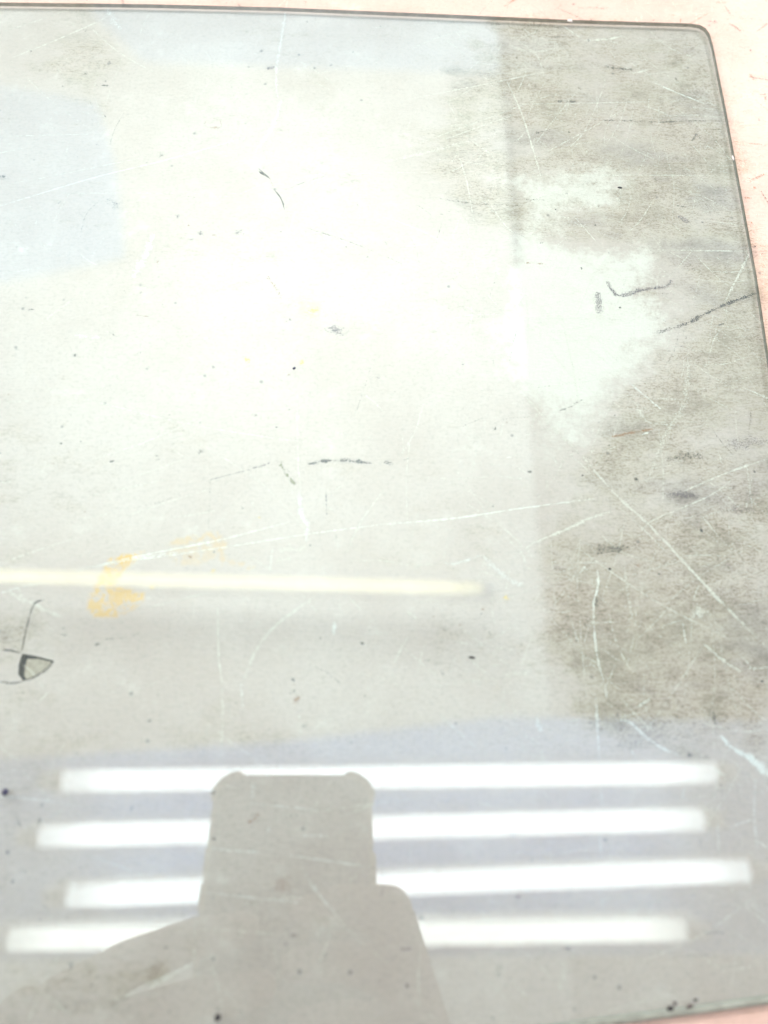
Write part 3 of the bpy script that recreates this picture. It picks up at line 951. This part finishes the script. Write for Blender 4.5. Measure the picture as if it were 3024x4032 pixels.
for r in range(len(prof) - 1):
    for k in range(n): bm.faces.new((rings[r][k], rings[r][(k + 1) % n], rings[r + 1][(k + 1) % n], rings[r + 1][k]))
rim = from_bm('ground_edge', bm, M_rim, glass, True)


def pebble(name, x, y, z, rx, ry, h, mat, seed, rot=0.0, parent=None):
    r = random.Random(seed)
    bm = bmesh.new()
    n = 8
    lev = [(1.0, 0.0), (0.92, 0.45), (0.55, 0.9)]
    jit = [r.uniform(0.72, 1.2) for _ in range(n)]
    R = []
    for s, t in lev:
        ring = []
        for k in range(n):
            a = 2 * math.pi * k / n
            px, py = rx * s * jit[k] * math.cos(a), ry * s * jit[k] * math.sin(a)
            ring.append(bm.verts.new(((px * math.cos(rot) - py * math.sin(rot)) * MM, (px * math.sin(rot) + py * math.cos(rot)) * MM, h * t * MM * r.uniform(.85, 1.1) if t else 0)))
        R.append(ring)
    tip = bm.verts.new((0, 0, h * MM))
    for q in range(2):
        for k in range(n): bm.faces.new((R[q][k], R[q][(k + 1) % n], R[q + 1][(k + 1) % n], R[q + 1][k]))
    for k in range(n): bm.faces.new((R[2][k], R[2][(k + 1) % n], tip))
    bm.faces.new(R[0][::-1])
    ob = from_bm(name, bm, mat, parent, True)
    ob.location = (x * MM, y * MM, z)
    return ob


M_chip = plain('white_chip', (0.82, 0.74, 0.74), 0.7, 0.1, 900)
pebble('edge_chip', 79.4, 279.9, 0.0018, 1.1, 0.9, 0.4, M_chip, 3, 0.1, glass)['label'] = 'whitish chip stuck on the far edge'
pebble('edge_chip', 132.4, 214.2, 0.0019, 0.4, 1.2, 0.2, M_chip, 4, 0.05, glass)['label'] = 'pale nick along the right edge'

# ------------------------------------------------------------ crumbs lying on the glass
M_fleck = plain('black_dirt', (0.022, 0.020, 0.028), 0.7, 0.4, 2000)
M_fleck2 = plain('brown_dirt', (0.075, 0.05, 0.055), 0.8, 0.4, 2000)
M_navy = plain('navy_dirt', (0.04, 0.04, 0.09), 0.7, 0.4, 2000)
ZG = GT + 0.00001
for nm, x, y, rx, ry, m, rot, lab in (
    ('dirt_fleck', 31.8, 35.8, 1.05, 0.34, M_fleck, -0.15, 'black elongated fleck on glass below and right of the yellow light streak'),
    ('dirt_fleck', 72.1, 61.2, 0.42, 0.40, M_fleck, 0.0, 'tiny round black dot on glass in the grimy right area'),
    ('dirt_crumb', 75.4, -46.3, 0.85, 0.62, M_fleck, 0.3, 'largest black crumb at the near glass edge, bottom right'),
    ('dirt_crumb', 76.7, -45.3, 0.50, 0.42, M_fleck2, 0.8, 'small dark crumb just above the largest crumb at near edge'),
    ('dirt_crumb', 80.1, -45.9, 0.95, 0.42, M_fleck2, 0.25, 'flat brown crumb touching near glass edge, right of black crumb'),
    ('dirt_crumb', 81.7, -44.7, 0.70, 0.32, M_fleck, 0.15, 'rightmost dark crumb in the cluster by near glass edge'),
    ('dirt_crumb', -86.8, 1.4, 0.95, 1.05, M_navy, 0.0, 'dark navy crumb at left picture edge beside white tube reflections'),
    ('dirt_crumb', -30.4, -47.2, 0.95, 0.75, M_fleck, 0.4, 'black crumb on glass at bottom of picture, left of centre'),
    ('dirt_fleck', -19.8, 124.5, 0.70, 0.42, M_navy, 0.7, 'dark fleck next to small yellow spot, centre of glass'),
    ('dirt_fleck', 90.0, 199.0, 0.90, 0.40, M_fleck, -0.1, 'small black fleck on pale patch near upper right corner'),
): 
    tag(pebble(nm, x, y, ZG, rx, ry, 0.35, m, int(abs(x * 10)) + 1, rot), lab, 'dirt', 'dirt specks on the glass')

# ------------------------------------------------------------ overhead: ceiling, panels, lamps (all seen mirrored in the glass)
def slab(name, x0, x1, y0, y1, z0, z1, mat, parent=None, bev=0.0):
    bm = bmesh.new()
    bmesh.ops.create_cube(bm, size=1.0)
    bmesh.ops.scale(bm, vec=(x1 - x0, y1 - y0, z1 - z0), verts=bm.verts)
    bmesh.ops.translate(bm, vec=((x0 + x1) / 2, (y0 + y1) / 2, (z0 + z1) / 2), verts=bm.verts)
    if bev: bmesh.ops.bevel(bm, geom=bm.edges[:], offset=bev, segments=2, affect='EDGES', profile=0.5)
    return from_bm(name, bm, mat, parent)


def prism(name, pts, z0, z1, mat, parent=None):
    bm = bmesh.new()
    lo = [bm.verts.new((x, y, z0)) for x, y in pts]; hi = [bm.verts.new((x, y, z1)) for x, y in pts]
    bm.faces.new(lo[::-1]); bm.faces.new(hi)
    for k in range(len(pts)): bm.faces.new((lo[k], lo[(k + 1) % len(pts)], hi[(k + 1) % len(pts)], hi[k]))
    return from_bm(name, bm, mat, parent)


M_ceil = plain('cream_ceiling_paint', (0.85, 0.83, 0.765), 0.9, 0.03, 3)
M_brown = plain('brown_ceiling_paint', (0.46, 0.39, 0.32), 0.9, 0.05, 3)
M_blue = plain('pale_blue_paint', (0.66, 0.77, 0.91), 0.8, 0.04, 3)
M_halo = plain('halo_blue', (0.34, 0.48, 0.84), 0.8, 0.05, 3)  # blue painted in for the glow round the white tubes
M_white = plain('white_enamel', (0.75, 0.77, 0.80), 0.4, 0.03, 8)
M_metal = plain('end_cap_metal', (0.45, 0.45, 0.45), 0.4, 0.05, 8)
M_pipe = plain('grey_conduit', (0.10, 0.10, 0.10), 0.5, 0.1, 8)
tag(slab('ceiling', -2.6, 0.605, -1.6, 4.2, 2.2, 2.25, M_ceil), 'pale ceiling mirrored in the upper part of the glass', kind='structure')
tag(slab('ceiling', 0.608, 2.6, -1.6, 4.2, 2.2, 2.25, M_brown), 'brownish ceiling mirrored in the grimy right part of the glass', kind='structure')
tag(prism('ceiling_panel', [(-1.22, 3.6), (-1.17, 3.17), (-0.92, 2.90), (0.585, 2.90), (0.585, 3.6)], 2.192, 2.1985, M_blue), 'pale blue ceiling panel mirrored along the far glass edge', 'panel', 'pale blue ceiling panels')
tag(prism('ceiling_panel', [(-2.2, 1.70), (-1.30, 1.78), (-0.88, 1.90), (-0.97, 2.35), (-1.08, 2.66), (-1.5, 2.74), (-2.2, 2.70)], 2.192, 2.1985, M_blue), 'pale blue ceiling panel mirrored at the left of the glass', 'panel', 'pale blue ceiling panels')


def cyl(bm, a, b, r, seg=20):
    a, b = Vector(a), Vector(b)
    ret = bmesh.ops.create_cone(bm, cap_ends=True, segments=seg, radius1=r, radius2=r, depth=(b - a).length)
    q = (b - a).to_track_quat('Z', 'Y').to_matrix().to_4x4()
    bmesh.ops.transform(bm, matrix=Matrix.Translation((a + b) / 2) @ q, verts=ret['verts'])


bm = bmesh.new(); cyl(bm, (0.597, 1.9, 2.17), (0.597, 3.3, 2.17), 0.011)
tag(from_bm('conduit', bm, M_pipe, None, True), 'thin dark conduit along the ceiling edge, mirrored in the glass', 'conduit')

M_tube = emitter('white_tube_glow', (1.0, 0.985, 1.0), TUBE_L)
M_aged = emitter('aged_tube_glow', (1.0, 0.96, 0.90), TUBE_L * 0.85)
M_warm = emitter('yellow_tube_glow', (1.0, 0.86, 0.55), WARM_L, 0.79)


def batten(A, B, r, mat, label, group=None):
    A, B = Vector(A), Vector(B)
    mid = (A + B) / 2
    root = empty('fluorescent_lamp', mid)
    tag(root, label, 'lamp', group)
    A, B = A - mid, B - mid
    u = (B - A).normalized()
    bm = bmesh.new(); cyl(bm, A, B, r, 24); from_bm('tube', bm, mat, root, True)
    for s, e in ((-1, A), (1, B)):
        bm = bmesh.new(); cyl(bm, e, e + u * s * 0.02, r * 1.05, 20)
        from_bm('end_cap', bm, M_metal, root, True)
        p = e + u * s * 0.03
        bm = bmesh.new(); bmesh.ops.create_cube(bm, size=1.0)
        bmesh.ops.scale(bm, vec=(0.02, 0.03, 0.06), verts=bm.verts)
        bmesh.ops.translate(bm, vec=p + Vector((0, 0, 0.015)), verts=bm.verts)
        from_bm('socket', bm, M_white, root)
    bm = bmesh.new(); bmesh.ops.create_cube(bm, size=1.0)
    L = (B - A).length + 0.08
    bmesh.ops.scale(bm, vec=(L, 0.045, 0.03), verts=bm.verts)
    bmesh.ops.rotate(bm, cent=(0, 0, 0), matrix=Matrix.Rotation(math.atan2(u.y, u.x), 3, 'Z'), verts=bm.verts)
    bmesh.ops.translate(bm, vec=(0, 0, 0.06), verts=bm.verts)
    from_bm('housing', bm, M_white, root)
    return root


K = 1.3 / 1.2
G4 = 'white tubes over the worktop'
TUBES = [((-0.485, 0.028), (0.627, 0.043), 'white fluorescent tube mirrored just above the phone shape'),
         ((-0.510, -0.058), (0.593, -0.033), 'white fluorescent tube mirrored across the upper half of the phone shape'),
         ((-0.453, -0.147), (0.659, -0.113), 'white fluorescent tube reaching farthest right, mirrored across the phone shape'),
         ((-0.535, -0.208), (0.540, -0.200), 'white fluorescent tube mirrored lowest, reaching farthest left')]
for a, b, lab in TUBES:
    batten((a[0] * K, a[1] * K, 1.3), (b[0] * K, b[1] * K, 1.3), 0.0180, M_aged if 'lowest' in lab else M_tube, lab, G4)
batten((-1.20, 0.612, 2.0), (0.373, 0.585, 2.0), 0.0150, M_warm, 'dim yellow fluorescent tube mirrored across the middle left of the glass')
tag(prism('halo_panel', [(-0.75, -0.27), (0.95, -0.27), (0.90, 0.150), (0.30, 0.155), (-0.15, 0.105), (-0.78, 0.065)], 1.39, 1.41, M_halo), 'added panel above the four white tubes, its blue painted for their halo', kind='structure')  # added panel, shaped and coloured to stand in for the tubes' halo

# ------------------------------------------------------------ the phone that takes the picture, and the hands that hold it
# phone frame: a = right, b = towards its top, c = out of its back (towards the glass); the lens is the origin
C0 = Vector((0, 0, CAM_H))


def ph(a, b, c): return C0 + RIGHT * a + UP * b + FWD * c


def frame_obj(o):
    o.matrix_world = Matrix.Translation(C0) @ Matrix((RIGHT, UP, FWD)).transposed().to_4x4()
    return o


def rounded_plate(bm, x0, x1, y0, y1, z0, z1, r, seg=8, bev=0.0012):
    pts = []
    for cx_, cy_, a0 in ((x1 - r, y1 - r, 0), (x0 + r, y1 - r, 90), (x0 + r, y0 + r, 180), (x1 - r, y0 + r, 270)):
        for k in range(seg + 1):
            a = math.radians(a0 + 90 * k / seg)
            pts.append((cx_ + r * math.cos(a), cy_ + r * math.sin(a)))
    lv = [(bev, z0), (0, z0 + bev), (0, z1 - bev), (bev, z1)]
    mx, my = (x0 + x1) / 2, (y0 + y1) / 2
    R = []
    for ins, z in lv:
        fx, fy = 1 - ins / ((x1 - x0) / 2), 1 - ins / ((y1 - y0) / 2)
        R.append([bm.verts.new((mx + (x - mx) * fx, my + (y - my) * fy, z)) for x, y in pts])
    n = len(pts)
    for q in range(3):
        for k in range(n): bm.faces.new((R[q][k], R[q][(k + 1) % n], R[q + 1][(k + 1) % n], R[q + 1][k]))
    bm.faces.new(R[0][::-1]); bm.faces.new(R[3])


M_phone = plain('dark_phone_body', (0.035, 0.035, 0.04), 0.35, 0.1, 50)
M_screen = plain('black_screen', (0.01, 0.01, 0.012), 0.08, 0.0, 50)
M_lens = plain('lens_glass', (0.01, 0.01, 0.015), 0.05, 0.0, 50)
g = Nodes('yellowed_clear_case')
p_ = g.n('BsdfPrincipled')
g.put(p_.inputs['Base Color'], g.mix(g.noise(40, 2), (0.62, 0.50, 0.26), (0.72, 0.62, 0.40)))
p_.inputs['Roughness'].default_value = 0.2
p_.inputs['Transmission Weight'].default_value = 0.35
M_case = g.surface(p_.outputs[0])
phone = empty('phone')
frame_obj(phone)
tag(phone, 'dark phone in a clear bumper case, mirrored as a flat silhouette', 'phone')
PX0, PX1, PY0, PY1 = -0.0702, 0.0099, -0.1445, 0.0137
bm = bmesh.new(); rounded_plate(bm, PX0 + .0022, PX1 - .0022, PY0 + .002, PY1 - .001, -0.0125, -0.0045, 0.011)
from_bm('body', bm, M_phone, phone)
bm = bmesh.new(); rounded_plate(bm, PX0 + .0042, PX1 - .0042, PY0 + .004, PY1 - .004, -0.0131, -0.0126, 0.009, bev=.0001)
from_bm('screen', bm, M_screen, phone)
bm = bmesh.new(); rounded_plate(bm, PX0, PX1, PY0, PY1, -0.0044, -0.0032, 0.0135, bev=.0004)
case = from_bm('case', bm, M_phone, phone)
# raised bumper corners and side strips of the case
for sx, sy in ((-1, 1), (1, 1), (-1, -1), (1, -1)):
    cx_ = (PX0 + .0130) if sx < 0 else (PX1 - .0130)
    cy_ = (PY1 - .0130) if sy > 0 else (PY0 + .0130)
    bm = bmesh.new()
    a0 = {(1, 1): 0, (-1, 1): 90, (-1, -1): 180, (1, -1): 270}[(sx, sy)]
    R = []
    for k in range(15):
        a = math.radians(a0 - 6 + 102 * k / 14)
        e = min(1, k / 1.5, (14 - k) / 1.5)
        ro = 0.0130 + 0.0019 * e
        ri = 0.0112
        R.append([bm.verts.new((cx_ + r * math.cos(a), cy_ + r * math.sin(a), z)) for r, z in ((ri, -.0135), (ro, -.0132), (ro, -.0028), (ri, -.0024))])
    for k in range(14):
        for q in range(4): bm.faces.new((R[k][q], R[k + 1][q], R[k + 1][(q + 1) % 4], R[k][(q + 1) % 4]))
    bm.faces.new(R[0]); bm.faces.new(R[-1][::-1])
    from_bm('bumper_corner', bm, M_case, case)
for x0_, x1_, y0_, y1_ in ((PX0 - .0003, PX0 + .0018, PY0 + .016, PY1 - .016), (PX1 - .0018, PX1 + .0001, PY0 + .016, PY1 - .016)):
    bm = bmesh.new(); rounded_plate(bm, x0_, x1_, y0_, y1_, -0.0128, -0.0030, 0.0008, 3, .0003)
    from_bm('side_strip', bm, M_case, case)
for x_, y0_, y1_ in ((PX0 - .0010, -0.034, -0.022), (PX0 - .0012, -0.050, -0.038), (PX1 + .0008, -0.040, -0.024)):
    bm = bmesh.new(); rounded_plate(bm, x_ - .0007, x_ + .0011, y0_, y1_, -0.0105, -0.0065, 0.0006, 3, .0003)
    from_bm('button', bm, M_case, phone)
bm = bmesh.new(); rounded_plate(bm, -.0235, .0070, -.0235, .0095, -0.0031, -0.0022, 0.007, bev=.0003)
cm = from_bm('camera_plate', bm, M_phone, phone)
for lx, ly in ((0, 0), (0, -0.0150), (-0.0150, -0.0075)):
    bm = bmesh.new(); cyl(bm, (lx, ly, -.0022), (lx, ly, -.0012), 0.0058, 28)
    from_bm('lens', bm, M_lens, cm, True)


def hand(name, label, chains, palms, mat):
    """one continuous surface: overlapping tapered limbs fused and smoothed"""
    bm = bmesh.new()

    def limb(a, b, ra, rb):
        a, b = Vector(a), Vector(b)
        L = (b - a).length
        q = (b - a).to_track_quat('Z', 'Y').to_matrix().to_4x4()
        ret = bmesh.ops.create_cone(bm, cap_ends=True, segments=18, radius1=ra, radius2=rb, depth=L)
        bmesh.ops.transform(bm, matrix=Matrix.Translation((a + b) / 2) @ q, verts=ret['verts'])

    def ball(p, r):
        bmesh.ops.create_icosphere(bm, subdivisions=3, radius=r, matrix=Matrix.Translation(p))

    for ch in chains:
        for k, (p, r) in enumerate(ch):
            ball(p, r)
            if k: limb(ch[k - 1][0], p, ch[k - 1][1], r)
    for (p, s, rz) in palms:
        ret = bmesh.ops.create_icosphere(bm, subdivisions=3, radius=1.0)
        bmesh.ops.transform(bm, matrix=Matrix.Translation(p) @ Matrix.Rotation(rz, 4, 'Z') @ Matrix.Diagonal((*s, 1)), verts=ret['verts'])
    ob = from_bm(name, bm, mat, None, True)
    m = ob.modifiers.new('fuse', 'REMESH'); m.mode = 'VOXEL'; m.voxel_size = 0.0013; m.use_smooth_shade = True
    s = ob.modifiers.new('soften', 'SMOOTH'); s.factor = 0.6; s.iterations = 7
    frame_obj(ob)
    return tag(ob, label, 'hand', 'hands holding the phone')


g = Nodes('skin')
sn = g.noise(90, 4, 0.6)
sk = g.mix(g.ramp(sn, 0.3, 0.7), (0.30, 0.175, 0.125), (0.37, 0.225, 0.165))
M_skin = g.surface(g.principled(sk, 0.5, g.noise(700, 3), 0.0002, **{'Subsurface Weight': 0.08, 'Subsurface Radius': (0.006, 0.002, 0.001)}))
M_nail = plain('nail', (0.42, 0.28, 0.23), 0.3, 0.05, 300)


def nails(o, spots):
    for (x, y, z, rot, up) in spots:
        bm = bmesh.new()
        bmesh.ops.create_uvsphere(bm, u_segments=14, v_segments=8, radius=1.0)
        bmesh.ops.scale(bm, vec=(0.0058, 0.0048, 0.0016), verts=bm.verts)
        bmesh.ops.rotate(bm, cent=(0, 0, 0), matrix=Matrix.Rotation(rot, 3, 'Z'), verts=bm.verts)
        bmesh.ops.translate(bm, vec=(x, y, z), verts=bm.verts)
        from_bm('nail', bm, M_nail, o, True)


# left hand: fingers run behind the phone from its left side, thumb over the front
lh = hand('hand', 'hand at the left side of the phone, sloping finger mirrored in the glass', [
    [((-.125, -.087, -.003), .0120), ((-.098, -.0735, .004), .0098), ((-.070, -.0640, .0062), .0086), ((-.049, -.060, .0058), .0074)],
    [((-.128, -.106, -.003), .0125), ((-.096, -.096, .006), .0100), ((-.064, -.087, .0066), .0090), ((-.040, -.083, .0060), .0076)],
    [((-.129, -.126, -.004), .0120), ((-.100, -.119, .005), .0096), ((-.070, -.110, .0062), .0086), ((-.050, -.106, .0058), .0074)],
    [((-.129, -.144, -.006), .0110), ((-.105, -.141, .003), .0086), ((-.082, -.134, .0052), .0076), ((-.066, -.130, .0048), .0066)],
    [((-.140, -.150, -.016), .0150), ((-.112, -.118, -.024), .0122), ((-.086, -.098, -.024), .0104), ((-.062, -.084, -.0215), .0088)],
    [((-.150, -.175, -.012), .0210), ((-.165, -.225, -.018), .0230), ((-.190, -.300, -.035), .0290), ((-.215, -.380, -.055), .0340)]],
    [((-.137, -.118, -.007), (.020, .040, .014), .1), ((-.145, -.150, -.010), (.022, .030, .016), .2)], M_skin)
nails(lh, [(-.0475, -.0600, .0128, .15, 1), (-.0385, -.0830, .0132, .12, 1), (-.0485, -.1060, .0128, .1, 1), (-.0650, -.1300, .0112, .1, 1), (-.0590, -.0820, -.0300, .9, -1)])
# right hand: first knuckle stands out at the right side, fingertips behind
rh = hand('hand', 'hand at the right side of the phone, bent knuckle mirrored in the glass', [
    [((.0350, -.108, -.008), .0115), ((.0165, -.0530, .0020), .0115), ((-.006, -.0505, .0062), .0086), ((-.022, -.0540, .0058), .0074)],
    [((.0380, -.122, -.006), .0120), ((.0200, -.0790, .0030), .0112), ((-.004, -.0730, .0066), .0088), ((-.024, -.0750, .0060), .0076)],
    [((.0390, -.136, -.006), .0115), ((.0205, -.1020, .0030), .0104), ((-.002, -.0960, .0062), .0086), ((-.020, -.0970, .0058), .0074)],
    [((.0390, -.148, -.008), .0105), ((.0205, -.1240, .0020), .0092), ((.0020, -.1180, .0052), .0076), ((-.012, -.1190, .0048), .0066)],
    [((.0440, -.150, -.018), .0150), ((.0320, -.116, -.0250), .0122), ((.0130, -.0960, -.0240), .0104), ((-.008, -.0820, -.0215), .0088)],
    [((.0540, -.180, -.012), .0210), ((.0760, -.230, -.018), .0230), ((.0980, -.305, -.035), .0290), ((.1200, -.385, -.055), .0340)]],
    [((.0390, -.128, -.010), (.014, .034, .014), -.1), ((.0480, -.155, -.011), (.021, .030, .016), -.2)], M_skin)
nails(rh, [(-.0240, -.0540, .0128, .1, 1), (-.0255, -.0750, .0132, .05, 1), (-.0215, -.0970, .0128, 0, 1), (-.0135, -.1190, .0112, 0, 1), (-.0110, -.0800, -.0300, -.6, -1)])
